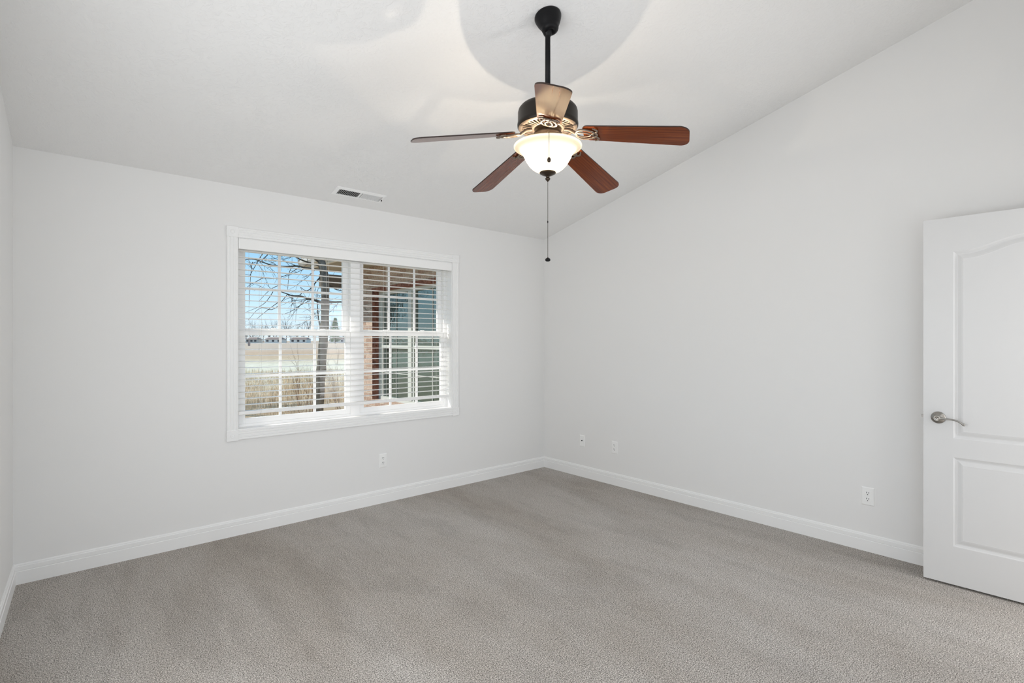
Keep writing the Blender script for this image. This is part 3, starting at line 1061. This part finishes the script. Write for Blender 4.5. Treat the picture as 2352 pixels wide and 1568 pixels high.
# porch beam with an arched brace beyond the corner
m = MB()
bp = [(0, 0), (0, 0.20)]
arc_ = [(2.55 + 1.15 * math.cos(q), 2.02 + 0.22 * math.sin(q)) for q in [R(180) - R(180) * k / 20 for k in range(21)]]
m.box((XW - 0.35, YE + 0.55, 2.30), (XW + 3.2, YE + 0.70, 2.52))
for k in range(10):
    q0, q1 = k / 10, (k + 1) / 10
    za, zb = 2.30 - 0.26 * (1 - math.sqrt(max(0, 1 - (1 - q0) ** 2))), 2.30 - 0.26 * (1 - math.sqrt(max(0, 1 - (1 - q1) ** 2)))
    xa, xb = XW + 1.0 - 0.75 * q0, XW + 1.0 - 0.75 * q1
    m.add([(xa, YE + 0.56, za), (xb, YE + 0.56, zb), (xb, YE + 0.56, 2.31), (xa, YE + 0.56, 2.31), (xa, YE + 0.69, za), (xb, YE + 0.69, zb), (xb, YE + 0.69, 2.31), (xa, YE + 0.69, 2.31)],
          [(0, 1, 2, 3), (7, 6, 5, 4), (0, 4, 5, 1), (1, 5, 6, 2), (2, 6, 7, 3), (3, 7, 4, 0)])
hbuild(m, 'porch_beam', M_beam)

# ------------------------------------------------------------------ outside: ground, trees, far houses
GZ = -0.30
tag(MB().add([(-400, YB + 0.17, GZ), (700, YB + 0.17, GZ), (700, 900, GZ), (-400, 900, GZ)], [(0, 1, 2, 3)]).build('field_ground', M_field), kind='structure')


def at(px, py, d):
    """point at depth d seen in direction (px, py); used to read layout off the photograph"""
    l_ = (px - 1176) / 1196.7 * d
    return FV * d + RV * l_ + Vector((0, 0, 1.37 + (780.5 - py) / 1196.7 * d))


def grow(m, p, d, ln, r, depth, rng, spread=0.55, up=0.05, nseg=4, side=5):
    pts, rad = [p], [r]
    q = Vector(p)
    dd = Vector(d).normalized()
    for i in range(nseg):
        dd = (dd + Vector((rng.uniform(-1, 1), rng.uniform(-1, 1), rng.uniform(-1, 1) + up)) * 0.16).normalized()
        q = q + dd * (ln / nseg)
        pts.append(q)
        rad.append(r * (1 - 0.6 * (i + 1) / nseg))
    m.tube(pts, rad, side, cap=False)
    if depth <= 0:
        return
    for i in range(1, nseg + 1):
        for _ in range(rng.choice((1, 1, 2))):
            nd = (dd + Vector((rng.uniform(-1, 1), rng.uniform(-1, 1), rng.uniform(-1, 1))) * spread * 1.7).normalized()
            grow(m, pts[i], nd, ln * rng.uniform(0.35, 0.65), max(rad[i] * 0.55, 0.0022), depth - 1, rng, spread, up, 3, 4)


# the bare tree just outside
rng = random.Random(11)
D = 6.5
base = at(741, 930, D)
tree = empty('bare_tree', (base.x, base.y, GZ))
tag(tree, 'slim grey bare tree standing close outside the left half of the window', 'tree')
TO = Vector(tree.location)
tp = [Vector((base.x - 0.02, base.y, GZ - 0.05)), at(729, 1000, D), at(733, 905, D), at(738, 850, D), at(742, 790, D), at(746.5, 740, D), at(747, 690, D), at(747, 650, D), at(744, 625, D), at(738, 600, D), at(728, 540, D), at(722, 470, D)]
trd = [0.075, 0.064, 0.060, 0.057, 0.053, 0.050, 0.050, 0.049, 0.050, 0.045, 0.038, 0.028]
# smooth the trunk line
sm, sr = [], []
for i in range(len(tp) - 1):
    for k in range(4):
        q = k / 4
        sm.append(tp[i].lerp(tp[i + 1], q))
        sr.append(trd[i] * (1 - q) + trd[i + 1] * q)
for _ in range(3):
    sm = [sm[0]] + [(sm[i - 1] + sm[i] * 2 + sm[i + 1]) / 4 for i in range(1, len(sm) - 1)] + [sm[-1]]
m = MB()
m.tube([p - TO for p in sm], [r_ * (1 + 0.05 * math.sin(i * 1.7)) for i, r_ in enumerate(sr)], 14)
m.build('trunk', M_bark, tree)
limbs = [
    ([(738, 694), (722, 689), (706, 685), (688, 679), (672, 680), (658, 674), (645, 670)], 0.021, 6.35),
    ([(738, 634), (731, 641), (722, 652), (712, 665), (702, 669), (690, 659)], 0.013, 6.4),
    ([(754, 693), (766, 694), (778, 693), (800, 694), (830, 690)], 0.020, 6.6),
    ([(755, 654), (764, 660), (776, 666), (792, 669)], 0.013, 6.6),
    ([(740, 612), (724, 607), (706, 602), (690, 596), (677, 589), (655, 575)], 0.018, 6.3),
    ([(741, 622), (726, 618), (704, 616), (682, 610), (668, 612), (640, 612), (615, 607), (590, 596), (570, 594), (558, 599)], 0.017, 6.1),
    ([(739, 606), (716, 590), (690, 575), (660, 560), (630, 568), (608, 592), (598, 602)], 0.015, 5.9),
    ([(736, 748), (733, 740), (731, 725), (729, 700), (727, 676), (731, 662)], 0.011, 6.4),
    ([(733, 598), (700, 560), (650, 545), (610, 570), (590, 604), (574, 632)], 0.012, 5.7),
    ([(728, 560), (760, 548), (800, 530)], 0.016, 6.6),
]
for pix, r0, dd in limbs:
    n_ = len(pix)
    pts = [at(x, y, D + (dd - D) * (i / (n_ - 1)) + (rng.uniform(-0.04, 0.04) if i else 0)) - TO for i, (x, y) in enumerate(pix)]
    fine, rad = [], []
    for i in range(n_ - 1):
        for k in range(3):
            q = k / 3
            fine.append(pts[i].lerp(pts[i + 1], q))
            rad.append(0.8 * r0 * (1 - 0.72 * (i + q) / (n_ - 1)))
    fine.append(pts[-1]); rad.append(r0 * 0.22)
    for _ in range(2):
        fine = [fine[0]] + [(fine[i - 1] + fine[i] * 2 + fine[i + 1]) / 4 for i in range(1, len(fine) - 1)] + [fine[-1]]
    m = MB()
    m.tube(fine, rad, 7)
    for i in range(3, len(fine), 3):
        dr = (fine[i] - fine[i - 1]).normalized()
        nd = (dr * 0.5 + Vector((rng.uniform(-1, 1), rng.uniform(-1, 1), rng.uniform(-1.0, 0.7)))).normalized()
        grow(m, fine[i], nd, rng.uniform(0.12, 0.34), max(0.0026, rad[i] * 0.35), 1, rng, 0.5, 0.0, 4, 4)
    m.build('branch', M_twig, tree)
# long thin drooping shoots
for pix in ([(712, 690), (690, 700), (668, 716), (648, 722)], [(660, 676), (628, 716), (598, 702), (570, 735)], [(645, 690), (622, 706), (602, 722), (590, 732)], [(627, 670), (613, 692), (597, 704), (566, 716)], [(640, 655), (620, 664), (596, 690)],
            [(606, 636), (590, 646), (572, 654), (562, 668)], [(690, 612), (662, 630), (636, 640), (598, 640)], [(676, 608), (664, 622), (662, 650), (660, 668)], [(580, 602), (576, 622), (572, 700)]):
    m = MB()
    pts = [at(x, y, 6.2 + 0.1 * i) - TO for i, (x, y) in enumerate(pix)]
    for _ in range(2):
        fine = []
        for i in range(len(pts) - 1):
            fine += [pts[i] * 0.75 + pts[i + 1] * 0.25, pts[i] * 0.25 + pts[i + 1] * 0.75]
        pts = [pts[0]] + fine + [pts[-1]]
    m.tube(pts, [0.0048 - 0.003 * i / (len(pts) - 1) for i in range(len(pts))], 5)
    m.build('twig', M_twig, tree)

# a larger bare tree off to the left, seen only as a reflection in the wing's panes
rb = random.Random(21)
rt = empty('bare_tree', (-0.4, 16.0, GZ))
tag(rt, 'large bare tree mirrored in the panes of the brick wing', 'tree')
m = MB()
m.tube([(0, 0, -0.05), (0.05, 0, 1.2), (0.0, 0.05, 2.4), (0.1, 0, 3.6), (0.05, 0, 5.0)], [0.20, 0.17, 0.15, 0.11, 0.06], 10)
m.build('trunk', M_bark, rt)
for i in range(12):
    z_ = 1.5 + 0.27 * i
    a = i * 2.4
    m = MB()
    grow(m, Vector((0.03, 0, z_)), Vector((math.cos(a), math.sin(a), 0.75)), 2.6 - 0.1 * i, 0.055 - 0.002 * i, 2, rb, 0.4, 0.25, 5, 5)
    m.build('branch', M_twig, rt)

# bare shrubs in the rough grass
shrubs = []
for i, (px, d_, h_, lbl) in enumerate(((700, 10.0, 0.95, 'bare brown shrub left of the tree trunk in the rough grass'), (776, 12.6, 0.9, 'bare brown shrub right of the tree trunk in the rough grass'))):
    p = at(px, 800, d_)
    s = empty('bare_shrub', (p.x, p.y, GZ))
    tag(s, lbl, 'shrub')
    rg = random.Random(40 + i)
    m = MB()
    for k in range(5):
        grow(m, Vector((rg.uniform(-.1, .1), rg.uniform(-.1, .1), 0)), Vector((rg.uniform(-.6, .6), rg.uniform(-.6, .6), 1.3)), h_ * rg.uniform(0.7, 1.1), 0.0065, 2, rg, 0.3, 0.2, 4, 4)
    shrubs.append(Vector((p.x, p.y, 0)))
    m.build('stem', M_shrub, s)

# dry standing grass between lawn and field
rg = random.Random(5)
m = MB()
for i in range(24000):
    d_ = 9.5 + 17.5 * rg.random()
    px = rg.uniform(250, 950)
    p = at(px, 800, d_)
    if (p.x > 2.8 and p.y < 10.2) or any((Vector((p.x, p.y, 0)) - q).length < 0.85 for q in shrubs):
        continue
    clump = 0.55 + 0.45 * math.sin(p.x * 2.3 + 1.7 * math.sin(p.y * 1.1)) * math.sin(p.y * 1.9)
    h_ = rg.uniform(0.08, 0.42) * clump * (0.35 if d_ < 12.5 else 1.0)
    a = rg.uniform(0, 6.28)
    t = 0.0035 + 0.0004 * d_ / 4
    lean = Vector((rg.uniform(-.25, .25), rg.uniform(-.25, .25), 0)) * h_
    dx = Vector((math.cos(a), math.sin(a), 0)) * t
    b0 = Vector((p.x, p.y, GZ))
    b1 = b0 + lean * 0.4 + Vector((0, 0, h_ * 0.6))
    b2 = b0 + lean + Vector((0, 0, h_))
    m.add([b0 - dx, b0 + dx, b1 + dx * 0.8, b1 - dx * 0.8, b2], [(0, 1, 2, 3), (3, 2, 4)])
tag(m.build('dry_grass', M_straw), 'tall dry straw coloured grass in front of the field outside', 'grass', kind='stuff')

# distant bare trees on the horizon
protos = []
for v in range(4):
    rg = random.Random(70 + v)
    h_ = (11.5, 13, 10.5, 12)[v]
    m = MB()
    m.tube([(0, 0, -0.5), (0.1, 0, h_ * 0.25), (0.0, 0.1, h_ * 0.5)], [0.28, 0.22, 0.16], 5)
    for k in range(13):
        z_ = h_ * rg.uniform(0.10, 0.55)
        a = rg.uniform(0, 6.28)
        grow(m, Vector((0, 0, z_)), Vector((math.cos(a) * 0.8, math.sin(a) * 0.8, rg.uniform(0.5, 1.4))), h_ * rg.uniform(0.3, 0.46), 0.11, 2, rg, 0.45, 0.25, 3, 3)
    protos.append(m)
meshes = []
rg = random.Random(9)
spots = [(540 + 13 * i + rg.uniform(-2, 2), 318 + 19 * (i % 3)) for i in range(21)]
for i, (px, d_) in enumerate(spots):
    p = at(px, 780, d_)
    v = i % 4
    if v >= len(meshes):
        o = protos[v].build('distant_tree', M_farbark)
        meshes.append(o)
    else:
        o = meshes[v].copy()
        C.objects.link(o)
    o.location = (p.x, p.y, GZ)
    k = rg.uniform(0.85, 1.12)
    o.scale = (k * 0.80, k * 0.80, k * 1.32)
    o.rotation_euler = (0, 0, rg.uniform(0, 6.28))
    tag(o, 'bare grey tree in the distant tree line across the field', 'tree', 'distant tree line')

# evergreen beside the trunk
p = at(770, 780, 240)
ev = empty('evergreen_tree', (p.x, p.y, GZ))
ev.scale = (2.4, 2.4, 2.85)
tag(ev, 'green evergreen tree far across the field just right of the trunk', 'tree')
MB().tube([(0, 0, 0), (0, 0, 3.9)], [0.12, 0.03], 8).build('trunk', M_bark, ev)
rg = random.Random(3)
m = MB()
for i in range(900):
    q = rg.random()
    z_ = 0.4 + 3.7 * q
    r_ = (0.12 + 1.05 * (1 - q) ** 0.8) * rg.uniform(0.25, 1.0)
    a = rg.uniform(0, 6.28)
    c = Vector((math.cos(a) * r_, math.sin(a) * r_, z_ - 0.15 * r_))
    dr = Vector((math.cos(a), math.sin(a), rg.uniform(-0.2, 0.6))) * rg.uniform(0.15, 0.32)
    sd = Vector((-math.sin(a), math.cos(a), rg.uniform(-.5, .5))) * 0.07
    m.add([c - sd, c + dr, c + sd, c + Vector((0, 0, 0.06))], [(0, 1, 3), (3, 1, 2), (0, 2, 1)])
m.build('foliage', M_needle, ev)

# far houses
for px, d_, wd, lbl, wl_ in ((633, 290, 9, 'far white house left of the middle pane bar', M_hwall), (690, 292, 9, 'far house with brown roof across the field left of the trunk', M_hwall), (778, 290, 8, 'far pale house at the right edge of the left window', M_hwall), (584, 288, 6, 'far grey house at the left edge of the field view', M_fascia)):
    p = at(px, 780, d_)
    h = empty('far_house', (p.x, p.y, GZ), (0, 0, R(-35)))
    tag(h, lbl, 'house')
    MB().box((-wd / 2, -4, 0), (wd / 2, 4, 2.0)).build('wall', wl_, h)
    MB().add([(-wd / 2 - .4, -4.4, 2.0), (wd / 2 + .4, -4.4, 2.0), (wd / 2 + .4, 4.4, 2.0), (-wd / 2 - .4, 4.4, 2.0), (-wd / 2 + 1.5, 0, 3.3), (wd / 2 - 1.5, 0, 3.3)],
             [(3, 2, 1, 0), (0, 1, 5, 4), (2, 3, 4, 5), (1, 2, 5), (3, 0, 4)]).build('roof', M_hroof, h)
    for k in range(3):
        xx = -wd / 2 + wd * (k + 0.5) / 3
        MB().box((xx - 0.6, -4.06, 0.7), (xx + 0.6, -4.0, 1.7)).build('window', M_hwin, h)
